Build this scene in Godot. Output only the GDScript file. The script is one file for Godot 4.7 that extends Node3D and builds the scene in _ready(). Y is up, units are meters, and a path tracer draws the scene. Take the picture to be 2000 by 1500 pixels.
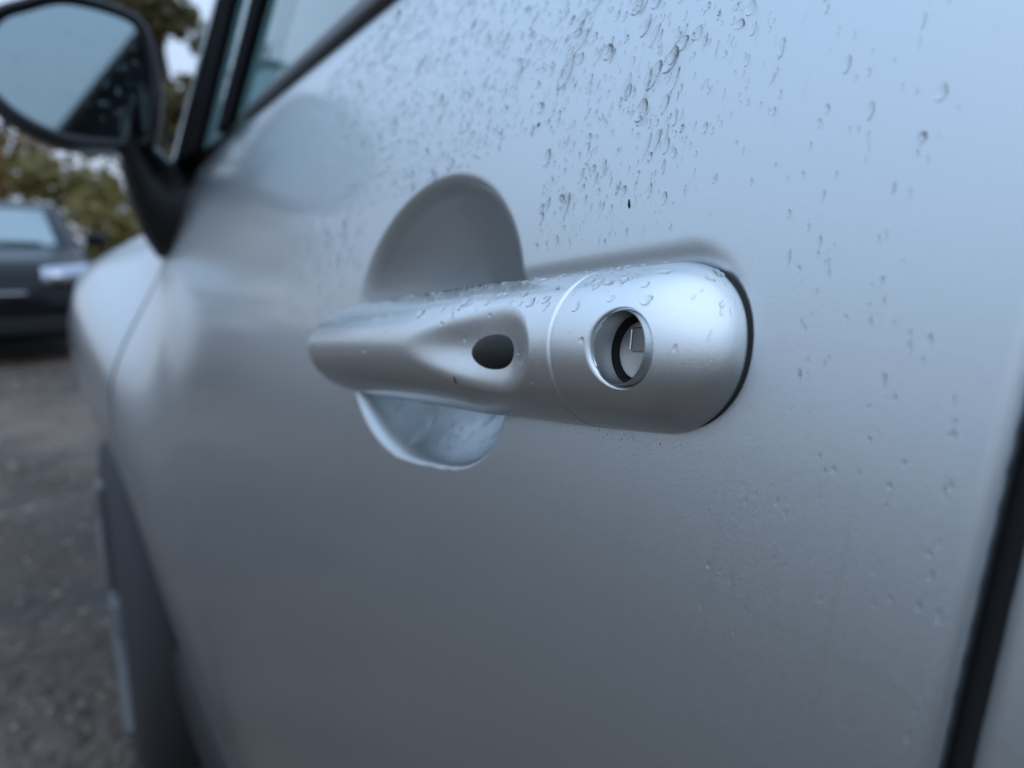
extends Node3D

# ---------------------------------------------------------------- frame of the door handle
# O is a point on the door behind the handle; U runs along the handle to the rear, V across it, N out of the door.
const O := Vector3(0.0, 0.98, 0.0)
var U := Vector3(cos(deg_to_rad(6.4)), sin(deg_to_rad(6.4)), 0.0)
var N: Vector3
var V: Vector3
const BELT := 1.112          # height of the lower window edge
const WHEEL := Vector3(-1.48, 0.335, -0.06)

var M := {}                  # materials
var rng := RandomNumberGenerator.new()
var taken := {}


# ---------------------------------------------------------------- helpers
class MB:
	var p := PackedVector3Array()
	var n := PackedVector3Array()
	var idx := PackedInt32Array()

	func add(a: Vector3, b: Vector3) -> int:
		p.append(a)
		n.append(b)
		return p.size() - 1

	func tri(a: int, b: int, c: int) -> void:
		if (p[b] - p[a]).cross(p[c] - p[a]).dot(n[a] + n[b] + n[c]) > 0.0:
			idx.append_array([a, c, b])
		else:
			idx.append_array([a, b, c])

	func quad(a: int, b: int, c: int, d: int) -> void:
		tri(a, b, c)
		tri(a, c, d)

	func flat_quad(a: Vector3, b: Vector3, c: Vector3, d: Vector3, nn := Vector3.ZERO) -> void:
		var m := (b - a).cross(d - a).normalized()
		if nn != Vector3.ZERO and m.dot(nn) < 0.0:
			m = -m
		quad(add(a, m), add(b, m), add(c, m), add(d, m))

	# rings of equal length; normals from neighbours, turned away from the middle (or towards hint)
	func loft(rings: Array, closed := true, cap_a := false, cap_b := false, hint := Vector3.ZERO) -> void:
		var k: int = rings[0].size()
		var base := p.size()
		var normals := []
		var sum := 0.0
		for i in rings.size():
			var r: PackedVector3Array = rings[i]
			var mid := Vector3.ZERO
			for q in r:
				mid += q / float(k)
			var line := PackedVector3Array()
			for j in k:
				var j0 := (j + k - 1) % k if closed else maxi(j - 1, 0)
				var j1 := (j + 1) % k if closed else mini(j + 1, k - 1)
				var du: Vector3 = rings[mini(i + 1, rings.size() - 1)][j] - rings[maxi(i - 1, 0)][j]
				var dv: Vector3 = r[j1] - r[j0]
				var nn := du.cross(dv).normalized()
				line.append(nn)
				sum += nn.dot(hint if hint != Vector3.ZERO else (r[j] - mid))
			normals.append(line)
		var s := 1.0 if sum > 0.0 else -1.0
		for i in rings.size():
			for j in k:
				add(rings[i][j], normals[i][j] * s)
		for i in rings.size() - 1:
			for j in (k if closed else k - 1):
				var j1 := (j + 1) % k
				quad(base + i * k + j, base + i * k + j1, base + (i + 1) * k + j1, base + (i + 1) * k + j)
		if cap_a:
			fan(rings[0], (rings[0][0] - rings[1][0]))
		if cap_b:
			fan(rings[-1], (rings[-1][0] - rings[-2][0]))

	func fan(ring: PackedVector3Array, out: Vector3) -> void:
		var mid := Vector3.ZERO
		for q in ring:
			mid += q / float(ring.size())
		var nn := Vector3.ZERO
		for j in ring.size():
			nn += (ring[j] - mid).cross(ring[(j + 1) % ring.size()] - mid)
		nn = nn.normalized()
		if nn.dot(out) < 0.0:
			nn = -nn
		var c := add(mid, nn)
		var b := p.size()
		for q in ring:
			add(q, nn)
		for j in ring.size():
			tri(c, b + j, b + (j + 1) % ring.size())

	# a box with chamfered edges, turned by basis
	func box(c: Vector3, size: Vector3, bevel := 0.01, basis := Basis.IDENTITY) -> void:
		var h := size / 2.0
		var rings := []
		for lv in [[-h.y, bevel], [-h.y + bevel, 0.0], [h.y - bevel, 0.0], [h.y, bevel]]:
			var r := PackedVector3Array()
			var x: float = h.x - lv[1]
			var z: float = h.z - lv[1]
			for q in [Vector2(x, z - bevel), Vector2(x - bevel, z), Vector2(-x + bevel, z), Vector2(-x, z - bevel), Vector2(-x, -z + bevel), Vector2(-x + bevel, -z), Vector2(x - bevel, -z), Vector2(x, -z + bevel)]:
				r.append(c + basis * Vector3(q.x, lv[0], q.y))
			rings.append(r)
		for i in 3:
			for j in 8:
				var j1 := (j + 1) % 8
				var q0: Vector3 = rings[i][j]
				var m: Vector3 = (rings[i][j1] - q0).cross(rings[i + 1][j] - q0).normalized()
				if m.dot(q0 - c) < 0.0:
					m = -m
				quad(add(q0, m), add(rings[i][j1], m), add(rings[i + 1][j1], m), add(rings[i + 1][j], m))
		fan(rings[0], basis * Vector3.DOWN)
		fan(rings[3], basis * Vector3.UP)

	func tube(pts: Array, radii: Array, sides := 8, caps := true) -> void:
		var rings := []
		for i in pts.size():
			var d: Vector3 = (pts[mini(i + 1, pts.size() - 1)] - pts[maxi(i - 1, 0)]).normalized()
			var a := d.cross(Vector3.UP if absf(d.y) < 0.9 else Vector3.RIGHT).normalized()
			var b := d.cross(a)
			var r := PackedVector3Array()
			for j in sides:
				var t := TAU * j / sides
				r.append(pts[i] + (a * cos(t) + b * sin(t)) * radii[i])
			rings.append(r)
		loft(rings, true, caps, caps)

	# profile of (radius, along) turned round the axis
	func lathe(profile: Array, c: Vector3, axis: Vector3, sides := 32) -> void:
		var a := axis.cross(Vector3.UP if absf(axis.y) < 0.9 else Vector3.RIGHT).normalized()
		var b := axis.cross(a)
		var base := p.size()
		var k := profile.size()
		var sum := 0.0
		var ns := []
		for i in k:
			var d: Vector2 = profile[mini(i + 1, k - 1)] - profile[maxi(i - 1, 0)]
			ns.append(Vector2(d.y, -d.x).normalized())
		var mid := Vector2.ZERO
		for q in profile:
			mid += q / float(k)
		for i in k:
			sum += ns[i].dot(profile[i] - mid)
		for j in sides:
			var t := TAU * j / sides
			var rad := a * cos(t) + b * sin(t)
			for i in k:
				var nn: Vector2 = ns[i] * (1.0 if sum >= 0.0 else -1.0)
				add(c + rad * profile[i].x + axis * profile[i].y, (rad * nn.x + axis * nn.y))
		for j in sides:
			var j1 := (j + 1) % sides
			for i in k - 1:
				quad(base + j * k + i, base + j1 * k + i, base + j1 * k + i + 1, base + j * k + i + 1)

	func mesh() -> ArrayMesh:
		var arrays := []
		arrays.resize(Mesh.ARRAY_MAX)
		arrays[Mesh.ARRAY_VERTEX] = p
		arrays[Mesh.ARRAY_NORMAL] = n
		arrays[Mesh.ARRAY_INDEX] = idx
		var m := ArrayMesh.new()
		m.add_surface_from_arrays(Mesh.PRIMITIVE_TRIANGLES, arrays)
		return m


func numbered(called: String) -> String:
	var k: int = taken.get(called, 0)
	taken[called] = k + 1
	return called if k == 0 else "%s_%03d" % [called, k]


func thing(called: String, label: String, category: String, at: Vector3, group := "") -> Node3D:
	var o := Node3D.new()
	o.name = numbered(called)
	add_child(o)
	o.position = at
	return tag(o, label, category, group)


func tag(o: Node3D, label: String, category := "", group := "", kind := "") -> Node3D:
	if label:
		o.set_meta("label", label)
	if category:
		o.set_meta("category", category)
	if group:
		o.set_meta("group", group)
	if kind:
		o.set_meta("kind", kind)
	return o


# commits a shape given in world coordinates as one named mesh under parent (a thing at a place, or a part of one)
func obj(called: String, m: Variant, mat: Material, parent: Node3D = self) -> MeshInstance3D:
	var o := MeshInstance3D.new()
	o.mesh = m.mesh() if m is MB else m
	o.material_override = mat
	o.name = numbered(called) if parent == self else StringName(called)
	parent.add_child(o, true)
	var t: Node3D = parent
	var off := Vector3.ZERO
	while t != self:
		off += t.position
		t = t.get_parent()
	o.position = -off
	return o


func copy(o: Node3D, at: Vector3, turn: float, label: String) -> Node3D:
	var c: Node3D = o.duplicate()
	var base := String(o.name)
	c.name = numbered(base)
	add_child(c)
	c.position = at
	c.rotation.y = turn
	c.set_meta("label", label)
	return c


func sst(a: float, b: float, x: float) -> float:
	var t := clampf((x - a) / (b - a), 0.0, 1.0)
	return t * t * (3.0 - 2.0 * t)


func smin(a: float, b: float, k: float) -> float:
	var h := maxf(k - absf(a - b), 0.0) / k
	return minf(a, b) - h * h * k * 0.25


func lut(x: float, xs: Array, ys: Array) -> float:
	var last := xs.size() - 1
	var i := 0
	while i < last - 1 and x > xs[i + 1]:
		i += 1
	var h: float = xs[i + 1] - xs[i]
	var t := clampf((x - xs[i]) / h, 0.0, 1.0)
	var m0: float = (ys[i + 1] - ys[maxi(i - 1, 0)]) / (xs[i + 1] - xs[maxi(i - 1, 0)])
	var m1: float = (ys[mini(i + 2, last)] - ys[i]) / (xs[mini(i + 2, last)] - xs[i])
	return (2 * t * t * t - 3 * t * t + 1) * ys[i] + (t * t * t - 2 * t * t + t) * h * m0 + (-2 * t * t * t + 3 * t * t) * ys[i + 1] + (t * t * t - t * t) * h * m1


func W(u: float, v: float, n: float) -> Vector3:
	return O + U * u + V * v + N * n


# ---------------------------------------------------------------- the flank of the silver car
func flank(u: float, v: float) -> float:
	var n := -0.45 * v * v
	var x := u * U.x + v * V.x
	var y := 0.98 + u * U.y + v * V.y + n * N.y
	if x < -0.45:
		var e := sqrt(pow((x + 1.5) / 0.95, 2.0) + pow((y - 0.3) / 0.80, 2.0))
		if e < 1.0:
			var f := 0.097 * sst(0.0, 0.23, 1.0 - e) - 0.066 * sst(0.22, 0.62, 1.0 - e)
			n += f * (0.20 + 0.80 * sst(0.42, 0.86, y)) * (0.12 + 0.88 * sst(-0.78, -1.42, x))
		if y > 0.95:
			n -= sst(-1.1, -1.4, x) * 0.9 * pow(y - 0.95, 1.5)
	return n


func skin(u: float, v: float) -> float:
	var n := flank(u, v)
	if u > -0.30 and u < -0.05 and v > -0.06 and v < 0.10:
		# the bowl behind the grip
		var du := u + 0.2195
		var dv := v - 0.0205
		var e := 2.0 + 1.6 * sst(0.0, 0.03, -dv) * sst(-0.015, 0.04, du)
		var q := pow(absf(du) / (0.0600 if du > 0.0 else 0.0640), e) + pow(absf(dv) / (0.0475 if dv > 0.0 else 0.0445), e)
		if q < 1.25:
			var g := -smin(-(1.0 - pow(q, 0.95)), 0.0, 0.14)
			n -= 0.027 * pow(maxf(g, 0.0), 0.8)
		# the shallow pocket round the lock cap
		var cu := clampf(u, -0.165, -0.1000)
		var d := sqrt((u - cu) * (u - cu) + pow(v - 0.0162, 2.0)) - 0.0168
		if d < 0.0035:
			n -= 0.0030 * sst(0.0022, -0.0095, d) * sst(-0.185, -0.15, u)
	return n


# rolled edges of the front door at its rear edge
func rear_edge(u: float, v: float) -> float:      # > 0 on the front door
	return (-0.0392 + 0.135 * (v - 0.003)) - u


func door(u: float, v: float) -> float:
	var n := skin(u, v)
	var d := rear_edge(u, v)
	if d < 0.003:
		var q := clampf(0.003 - d, 0.0, 0.003)
		n -= 0.003 - sqrt(maxf(0.003 * 0.003 - q * q, 0.0))
	return n


func rear_door_skin(u: float, v: float) -> float:
	var n := flank(u, v) + 0.0008
	var d := -(rear_edge(u, v) + 0.0034)
	if d < 0.003:
		var q := clampf(0.003 - d, 0.0, 0.003)
		n -= 0.003 - sqrt(maxf(0.003 * 0.003 - q * q, 0.0))
	return n


func normal_of(s: Callable, u: float, v: float) -> Vector3:
	var h := 0.0002
	var nu: float = (s.call(u + h, v) - s.call(u - h, v)) / (2 * h)
	var nv: float = (s.call(u, v + h) - s.call(u, v - h)) / (2 * h)
	return (N - U * nu - V * nv).normalized()


# point of a skin with the given world x and y
func at_xy(s: Callable, x: float, y: float) -> Vector3:
	var n := 0.0
	var p := Vector3.ZERO
	for i in 6:
		# solve U.x u + V.x v = x - N.x n, U.y u + V.y v = y - O.y - N.y n
		var a := x - N.x * n
		var b := y - O.y - N.y * n
		var det := U.x * V.y - V.x * U.y
		var u := (a * V.y - V.x * b) / det
		var v := (U.x * b - U.y * a) / det
		n = s.call(u, v)
		p = W(u, v, n)
	return p


# a sheet over us x vs, cut where clip(world point, u, v) < 0
func sheet(us: Array, vs: Array, s: Callable, clip: Callable) -> MB:
	var mb := MB.new()
	var w := vs.size()
	var g := PackedFloat32Array()
	for u in us:
		for v in vs:
			var q := W(u, v, s.call(u, v))
			mb.add(q, normal_of(s, u, v))
			g.append(clip.call(q, u, v))
	var cut := func(a: int, b: int) -> int:
		var ua: float = us[a / w]
		var va: float = vs[a % w]
		var ub: float = us[b / w]
		var vb: float = vs[b % w]
		var lo := 0.0
		var hi := 1.0
		for k in 9:
			var t := (lo + hi) / 2
			var u := lerpf(ua, ub, t)
			var v := lerpf(va, vb, t)
			if clip.call(W(u, v, s.call(u, v)), u, v) >= 0.0:
				lo = t
			else:
				hi = t
		var u2 := lerpf(ua, ub, lo)
		var v2 := lerpf(va, vb, lo)
		return mb.add(W(u2, v2, s.call(u2, v2)), normal_of(s, u2, v2))
	for i in us.size() - 1:
		for j in w - 1:
			var c := [i * w + j, i * w + j + 1, (i + 1) * w + j + 1, (i + 1) * w + j]
			var inside := 0
			for k in c:
				inside += 1 if g[k] >= 0.0 else 0
			if inside == 4:
				mb.quad(c[0], c[1], c[2], c[3])
			elif inside > 0:
				var poly := []
				for k in 4:
					var a: int = c[k]
					var b: int = c[(k + 1) % 4]
					if g[a] >= 0.0:
						poly.append(a)
						if g[b] < 0.0:
							poly.append(cut.call(a, b))
					elif g[b] >= 0.0:
						poly.append(cut.call(b, a))
				for k in range(1, poly.size() - 1):
					mb.tri(poly[0], poly[k], poly[k + 1])
	return mb


func steps(stops: Array) -> Array:        # [from, step, to, step, to ...]
	var out := []
	var i := 0
	while i + 2 < stops.size():
		var k := maxi(1, roundi(absf(stops[i + 2] - stops[i]) / stops[i + 1]))
		for j in k:
			out.append(lerpf(stops[i], stops[i + 2], float(j) / k))
		i += 2
	out.append(stops[-1])
	return out


# ---------------------------------------------------------------- the handle
const SEAM := -0.120
const HX := [-0.302, -0.275, -0.23, -0.19, -0.16, -0.12, -0.08]
const H_CROWN := [0.0185, 0.0195, 0.0205, 0.0200, 0.0185, 0.0160, 0.0160]
const H_HALF := [0.0165, 0.0173, 0.0173, 0.0175, 0.0177, 0.0175, 0.0165]
const H_MID := [0.0118, 0.0118, 0.0119, 0.0119, 0.0119, 0.0122, 0.0127]


func handle_section(u: float) -> Array:    # crown, half height, middle
	var c := lut(u, HX, H_CROWN)
	var a := lut(u, HX, H_HALF)
	if u < -0.276:
		var q := pow(maxf(1.0 - pow((-0.276 - u) / 0.0262, 2.2), 0.0), 1.0 / 2.2)
		a *= q
		c *= pow(q, 0.8)
	if u > -0.120:
		c *= sqrt(maxf(1.0 - pow((u + 0.120) / 0.0385, 2.1), 0.0))
	if u > -0.101:
		a *= pow(maxf(1.0 - pow((u + 0.101) / 0.0195, 2.2), 0.0), 1.0 / 2.2)
	return [c, a, lut(u, HX, H_MID)]


# t runs 0 (top) .. PI (bottom) over the outside; beyond that round the back
func handle_point(u: float, t: float) -> Vector3:
	var h := handle_section(u)
	var co := cos(t)
	var si := sin(t)
	var e := section_power(u) + 0.18 * sst(0.0, 0.6, co) * sst(-0.11, -0.19, u)
	var v: float = h[2] + h[1] * co
	var n: float
	if si >= 0.0:
		n = h[0] * pow(si, e)
		# the scoop round the sensor button, drawn out to a point towards the front
		var du := u + 0.1440
		var dv := v - 0.0108
		var hw := 0.0108 * (1.0 if du > 0.0 else 1.0 - 0.22 * sst(0.0, 1.0, -du / 0.044))
		var q := pow(dv / hw, 2.0) + pow(du / (0.0172 if du > 0.0 else 0.0440), 2.0)
		if q < 1.0:
			n -= 0.0044 * pow(1.0 - q, 1.45 if du > 0.0 else 1.45 + 0.5 * sst(0.0, 0.02, -du))
		n -= 0.0010 * exp(-pow((u - SEAM) / 0.00042, 2.0)) * (1.0 if h[1] > 0.01 else 0.0)
		n = maxf(n, 0.0)
	else:
		# behind: the grip is lifted off the bowl, both ends stand on the door
		n = -0.0045 * pow(-si, 0.6) * sst(-0.2755, -0.262, u)
		if u > -0.13:
			n = -0.003 * -si
	var lift := 0.0
	if u > -0.29 and u < -0.14:
		lift = 0.0045 * sst(-0.275, -0.255, u) * sst(-0.148, -0.165, u) * (1.0 - pow(maxf(si, 0.0), 0.5))
	return W(u, v, n + lift)


func section_power(u: float) -> float:
	return lerpf(1.22, 1.10, sst(-0.20, -0.11, u))


func handle_normal(u: float, t: float) -> Vector3:
	var du := 0.00008
	var u0 := maxf(u - du, -0.30219)
	var u1 := minf(u + du, -0.08151)
	var a := handle_point(u1, t) - handle_point(u0, t)
	var b := handle_point(u, t + 0.004) - handle_point(u, t - 0.004)
	var n := a.cross(b).normalized()
	var h := handle_section(u)
	var mid := W(u, h[2], h[0] * 0.4)
	if n.dot(handle_point(u, t) - mid) < 0.0:
		n = -n
	return n


func handle_mesh(us: Array, ts: Array, clip: Callable) -> MB:
	var mb := MB.new()
	var w := ts.size()
	var g := PackedFloat32Array()
	for u in us:
		for t in ts:
			var q := handle_point(u, t)
			mb.add(q, handle_normal(u, t))
			g.append(clip.call(q))
	for i in us.size() - 1:
		for j in w - 1:
			var c := [i * w + j, i * w + j + 1, (i + 1) * w + j + 1, (i + 1) * w + j]
			var inside := 0
			for k in c:
				inside += 1 if g[k] >= 0.0 else 0
			if inside == 4:
				mb.quad(c[0], c[1], c[2], c[3])
			elif inside > 0:
				var poly := []
				for k in 4:
					var a: int = c[k]
					var b: int = c[(k + 1) % 4]
					if g[a] >= 0.0:
						poly.append(a)
					if (g[a] >= 0.0) != (g[b] >= 0.0):
						var f := g[a] / (g[a] - g[b])
						var u2 := lerpf(us[a / w], us[b / w], f)
						var t2 := lerpf(ts[a % w], ts[b % w], f)
						poly.append(mb.add(handle_point(u2, t2), handle_normal(u2, t2)))
				for k in range(1, poly.size() - 1):
					mb.tri(poly[0], poly[k], poly[k + 1])
	return mb


# outside of the handle over (u, v): point and normal
func on_handle(u: float, v: float) -> Array:
	var h := handle_section(u)
	var s := clampf((v - h[2]) / maxf(h[1], 1e-5), -0.995, 0.995)
	var t := acos(s)
	return [handle_point(u, t), handle_normal(u, t)]


func ring_on(c: Vector3, ax: Vector3, ay: Vector3, rx: float, ry: float, k: int, pointy := 0.0) -> PackedVector3Array:
	var r := PackedVector3Array()
	for j in k:
		var t := TAU * j / k
		var sq := 1.0 - pointy * pow(absf(cos(t)), 3.0) * (1.0 if cos(t) < 0.0 else 0.3)
		r.append(c + ax * cos(t) * rx + ay * sin(t) * ry * sq)
	return r


#--MATERIALS--
func flat_mat(c: Color, rough := 0.6, metal := 0.0) -> StandardMaterial3D:
	var m := StandardMaterial3D.new()
	m.albedo_color = Color(c.r, c.g, c.b).linear_to_srgb()
	m.roughness = rough
	m.metallic = metal
	return m


func noise_tex(freq: float, octaves: int, sd: int, ramp: Array, size := 512, normal := false, bump := 4.0) -> NoiseTexture2D:
	var f := FastNoiseLite.new()
	f.seed = sd
	f.noise_type = FastNoiseLite.TYPE_SIMPLEX_SMOOTH
	f.frequency = freq
	f.fractal_octaves = octaves
	var t := NoiseTexture2D.new()
	t.width = size
	t.height = size
	t.seamless = true
	t.noise = f
	if normal:
		t.as_normal_map = true
		t.bump_strength = bump
	elif ramp.size():
		var g := Gradient.new()
		g.offsets = PackedFloat32Array(ramp.map(func(r): return r[0]))
		g.colors = PackedColorArray(ramp.map(func(r): return r[1].linear_to_srgb()))
		t.color_ramp = g
	return t


func grey(x: float) -> Color:
	return Color(x, x, x)


func triplanar(m: StandardMaterial3D, per_metre: float) -> void:
	m.uv1_triplanar = true
	m.uv1_world_triplanar = true
	m.uv1_scale = Vector3.ONE * per_metre


func make_materials() -> void:
	var paint := flat_mat(Color(0.555, 0.595, 0.615), 0.50, 0.97)
	paint.clearcoat_enabled = true
	paint.clearcoat = 0.75
	paint.clearcoat_roughness = 0.12
	paint.normal_enabled = true
	paint.normal_texture = noise_tex(0.22, 2, 11, [], 512, true, 5.0)
	paint.normal_scale = 0.19
	paint.roughness_texture = noise_tex(0.02, 5, 31, [[0.0, grey(0.68)], [1.0, grey(0.84)]], 512)
	paint.roughness = 0.38
	triplanar(paint, 42.0)
	M.paint = paint
	var hpaint: StandardMaterial3D = paint.duplicate()
	hpaint.albedo_color = Color(0.69, 0.715, 0.725).linear_to_srgb()
	hpaint.roughness = 0.38
	hpaint.metallic = 1.0
	M.handle_paint = hpaint
	M.black_plastic = flat_mat(Color(0.010, 0.010, 0.011), 0.55)
	var grain := flat_mat(Color(0.006, 0.0065, 0.007), 0.42)
	grain.metallic_specular = 0.4
	grain.normal_enabled = true
	grain.normal_texture = noise_tex(0.09, 3, 5, [], 256, true, 6.0)
	grain.normal_scale = 0.12
	triplanar(grain, 60.0)
	M.button = grain
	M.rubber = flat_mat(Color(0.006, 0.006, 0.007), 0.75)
	M.trim = flat_mat(Color(0.030, 0.032, 0.036), 0.38)
	M.housing = flat_mat(Color(0.007, 0.007, 0.008), 0.42)
	M.lock_metal = flat_mat(Color(0.33, 0.32, 0.31), 0.35, 0.85)
	M.shutter = flat_mat(Color(0.20, 0.195, 0.19), 0.4, 0.85)
	var glass := StandardMaterial3D.new()
	glass.albedo_color = Color(0.46, 0.62, 0.62, 0.6)
	glass.transparency = BaseMaterial3D.TRANSPARENCY_ALPHA
	glass.roughness = 0.03
	M.glass = glass
	M.mirror = flat_mat(Color(0.31, 0.40, 0.43), 0.03, 1.0)
	var water := StandardMaterial3D.new()
	water.albedo_color = Color(1, 1, 1, 0.0)
	water.refraction_enabled = true
	water.refraction_scale = 0.023
	water.roughness = 0.0
	M.water = water
	M.seat = flat_mat(Color(0.03, 0.03, 0.034), 0.9)
	M.tyre = flat_mat(Color(0.030, 0.030, 0.032), 0.75)
	M.rim = flat_mat(Color(0.17, 0.175, 0.185), 0.5, 0.8)
	M.rim_dark = flat_mat(Color(0.02, 0.02, 0.022), 0.6)
	M.black_paint = flat_mat(Color(0.008, 0.009, 0.012), 0.25)
	M.black_paint.clearcoat_enabled = true
	M.black_paint.clearcoat = 0.3
	M.black_paint.metallic_specular = 0.2
	M.black_paint.clearcoat_roughness = 0.03
	M.white_paint = flat_mat(Color(0.68, 0.69, 0.70), 0.3)
	M.lens = flat_mat(Color(0.42, 0.44, 0.50), 0.2, 0.5)
	M.chrome = flat_mat(Color(0.6, 0.6, 0.62), 0.15, 1.0)
	M.amber = flat_mat(Color(0.6, 0.20, 0.03), 0.3)
	M.car_glass = flat_mat(Color(0.25, 0.32, 0.34), 0.06, 0.7)
	M.bar = flat_mat(Color(0.006, 0.006, 0.007), 0.95)
	M.bar.metallic_specular = 0.15
	M.bark = flat_mat(Color(0.045, 0.036, 0.028), 0.95)
	M.dirt = flat_mat(Color(0.012, 0.013, 0.008), 0.9)
	var ground := flat_mat(Color.WHITE, 0.75)
	ground.albedo_texture = noise_tex(0.006, 6, 21, [[0.0, Color(0.060, 0.045, 0.034)], [0.42, Color(0.126, 0.092, 0.066)], [0.7, Color(0.163, 0.120, 0.087)], [1.0, Color(0.215, 0.163, 0.122)]], 1024)
	ground.normal_enabled = true
	ground.normal_texture = noise_tex(0.09, 4, 22, [], 512, true, 8.0)
	ground.normal_scale = 0.7
	ground.roughness_texture = noise_tex(0.008, 4, 23, [[0.0, grey(0.25)], [0.45, grey(0.6)], [1.0, grey(1.0)]], 512)
	ground.roughness = 0.9
	triplanar(ground, 0.31)
	ground.detail_enabled = true
	ground.detail_blend_mode = BaseMaterial3D.BLEND_MODE_MUL
	ground.detail_uv_layer = BaseMaterial3D.DETAIL_UV_2
	ground.detail_albedo = noise_tex(0.011, 4, 41, [[0.0, grey(0.25)], [0.40, grey(0.62)], [0.62, grey(1.0)], [1.0, grey(1.0)]], 512)
	ground.uv2_triplanar = true
	ground.uv2_world_triplanar = true
	ground.uv2_scale = Vector3.ONE * 0.045
	M.ground = ground
	M.pebble = flat_mat(Color(0.215, 0.163, 0.122), 0.6)
	M.leaf = {}
	M.wall_white = flat_mat(Color(0.62, 0.61, 0.58), 0.9)
	M.wall_dark = flat_mat(Color(0.16, 0.13, 0.11), 0.9)
	M.roof = flat_mat(Color(0.075, 0.05, 0.042), 0.8)
	M.timber = flat_mat(Color(0.016, 0.015, 0.014), 0.85)
	M.frame = flat_mat(Color(0.7, 0.7, 0.7), 0.5)


func leaf_mat(c: Color) -> StandardMaterial3D:
	var key := c.to_html()
	if not M.leaf.has(key):
		var m := flat_mat(c, 0.7)
		m.backlight_enabled = true
		m.backlight = Color(c.r * 0.8, c.g * 0.9, c.b * 0.5).linear_to_srgb()
		M.leaf[key] = m
	return M.leaf[key]


func _ready() -> void:
	N = Vector3(0.0, sin(deg_to_rad(10.0)), cos(deg_to_rad(10.0)))
	N = (N - U * N.dot(U)).normalized()
	V = N.cross(U)
	rng.seed = 4711
	# ---- camera
	var cam := Camera3D.new()
	cam.name = "camera"
	add_child(cam)
	cam.position = Vector3(0.0, 1.0, 0.10)
	var pitch := deg_to_rad(10.61716)
	var yaw := deg_to_rad(32.52866)
	var fw := Vector3(-cos(yaw) * cos(pitch), -sin(pitch), -sin(yaw) * cos(pitch))
	cam.look_at_from_position(cam.position, cam.position + fw, Vector3.UP)
	var lens := CameraAttributesPhysical.new()
	lens.frustum_focal_length = 22.19
	lens.frustum_focus_distance = 0.148
	lens.frustum_near = 0.01
	lens.frustum_far = 900.0
	lens.exposure_aperture = 9.0
	cam.attributes = lens
	cam.fov = rad_to_deg(2.0 * atan(750.0 / 1387.0))
	cam.near = 0.01
	cam.far = 900.0
	cam.current = true
	# ---- sky: an overcast, bluish late afternoon, brighter overhead than at the horizon
	var we := WorldEnvironment.new()
	we.name = "world"
	var env := Environment.new()
	env.background_mode = Environment.BG_SKY
	var sky := Sky.new()
	var pm := ProceduralSkyMaterial.new()
	pm.sky_top_color = Color(0.76, 1.08, 1.55).linear_to_srgb()
	pm.sky_horizon_color = Color(0.54, 0.60, 0.70).linear_to_srgb()
	pm.sky_curve = 0.30
	pm.ground_bottom_color = Color(0.1, 0.09, 0.085).linear_to_srgb()
	pm.ground_horizon_color = Color(0.12, 0.11, 0.10).linear_to_srgb()
	pm.sun_angle_max = 0.5
	sky.sky_material = pm
	env.sky = sky
	env.tonemap_mode = Environment.TONE_MAPPER_LINEAR
	env.tonemap_exposure = 0.97
	env.sdfgi_enabled = true
	env.ssao_enabled = true
	env.ssil_enabled = true
	we.environment = env
	add_child(we)
	var sun := DirectionalLight3D.new()
	sun.name = "sun"
	sun.light_energy = 0.15
	sun.light_indirect_energy = 1.0
	sun.light_color = Color(1.0, 0.97, 0.93)
	sun.light_angular_distance = 85.0
	sun.shadow_enabled = true
	sun.sky_mode = DirectionalLight3D.SKY_MODE_LIGHT_ONLY
	add_child(sun)
	sun.rotation_degrees = Vector3(-62, 35, 0)

	make_materials()
	build_ground()
	build_surroundings()
	build_parked_cars()
	build_silver_car()
	build_drops()


#--GROUND--
func build_ground() -> void:
	var mb := MB.new()
	var a := mb.add(Vector3(-400, 0, -400), Vector3.UP)
	var b := mb.add(Vector3(400, 0, -400), Vector3.UP)
	var c := mb.add(Vector3(400, 0, 400), Vector3.UP)
	var d := mb.add(Vector3(-400, 0, 400), Vector3.UP)
	mb.quad(a, b, c, d)
	tag(obj("ground", mb, M.ground), "wet brown gravel yard beside the silver car", "", "", "structure")
	# loose stones in the gravel beside the car
	var st := MB.new()
	st.loft([PackedVector3Array([Vector3(0.5, -0.2, 0), Vector3(0.2, -0.2, 0.5), Vector3(-0.4, -0.2, 0.3), Vector3(-0.45, -0.2, -0.3), Vector3(0.2, -0.2, -0.5)]), PackedVector3Array([Vector3(0.55, 0.1, 0.05), Vector3(0.25, 0.15, 0.5), Vector3(-0.45, 0.1, 0.35), Vector3(-0.5, 0.12, -0.3), Vector3(0.2, 0.1, -0.45)]), PackedVector3Array([Vector3(0.25, 0.4, 0), Vector3(0.1, 0.42, 0.2), Vector3(-0.2, 0.38, 0.15), Vector3(-0.2, 0.4, -0.15), Vector3(0.1, 0.4, -0.2)])], true, false, true)
	var mm := MultiMesh.new()
	mm.transform_format = MultiMesh.TRANSFORM_3D
	mm.mesh = st.mesh()
	mm.instance_count = 5000
	for i in 5000:
		var s := rng.randf_range(0.008, 0.022) * (2.0 if rng.randf() < 0.04 else 1.0)
		var at := Vector3(rng.randf_range(-9.0, 1.0), 0.0, rng.randf_range(0.05, 3.2))
		mm.set_instance_transform(i, Transform3D(Basis(Vector3.UP, rng.randf() * TAU).scaled(Vector3(s, s * 0.8, s)), at))
	var mi := MultiMeshInstance3D.new()
	mi.multimesh = mm
	mi.material_override = M.pebble
	mi.name = "gravel"
	add_child(mi)
	tag(mi, "loose pale stones scattered over the brown yard", "gravel", "", "stuff")


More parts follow.
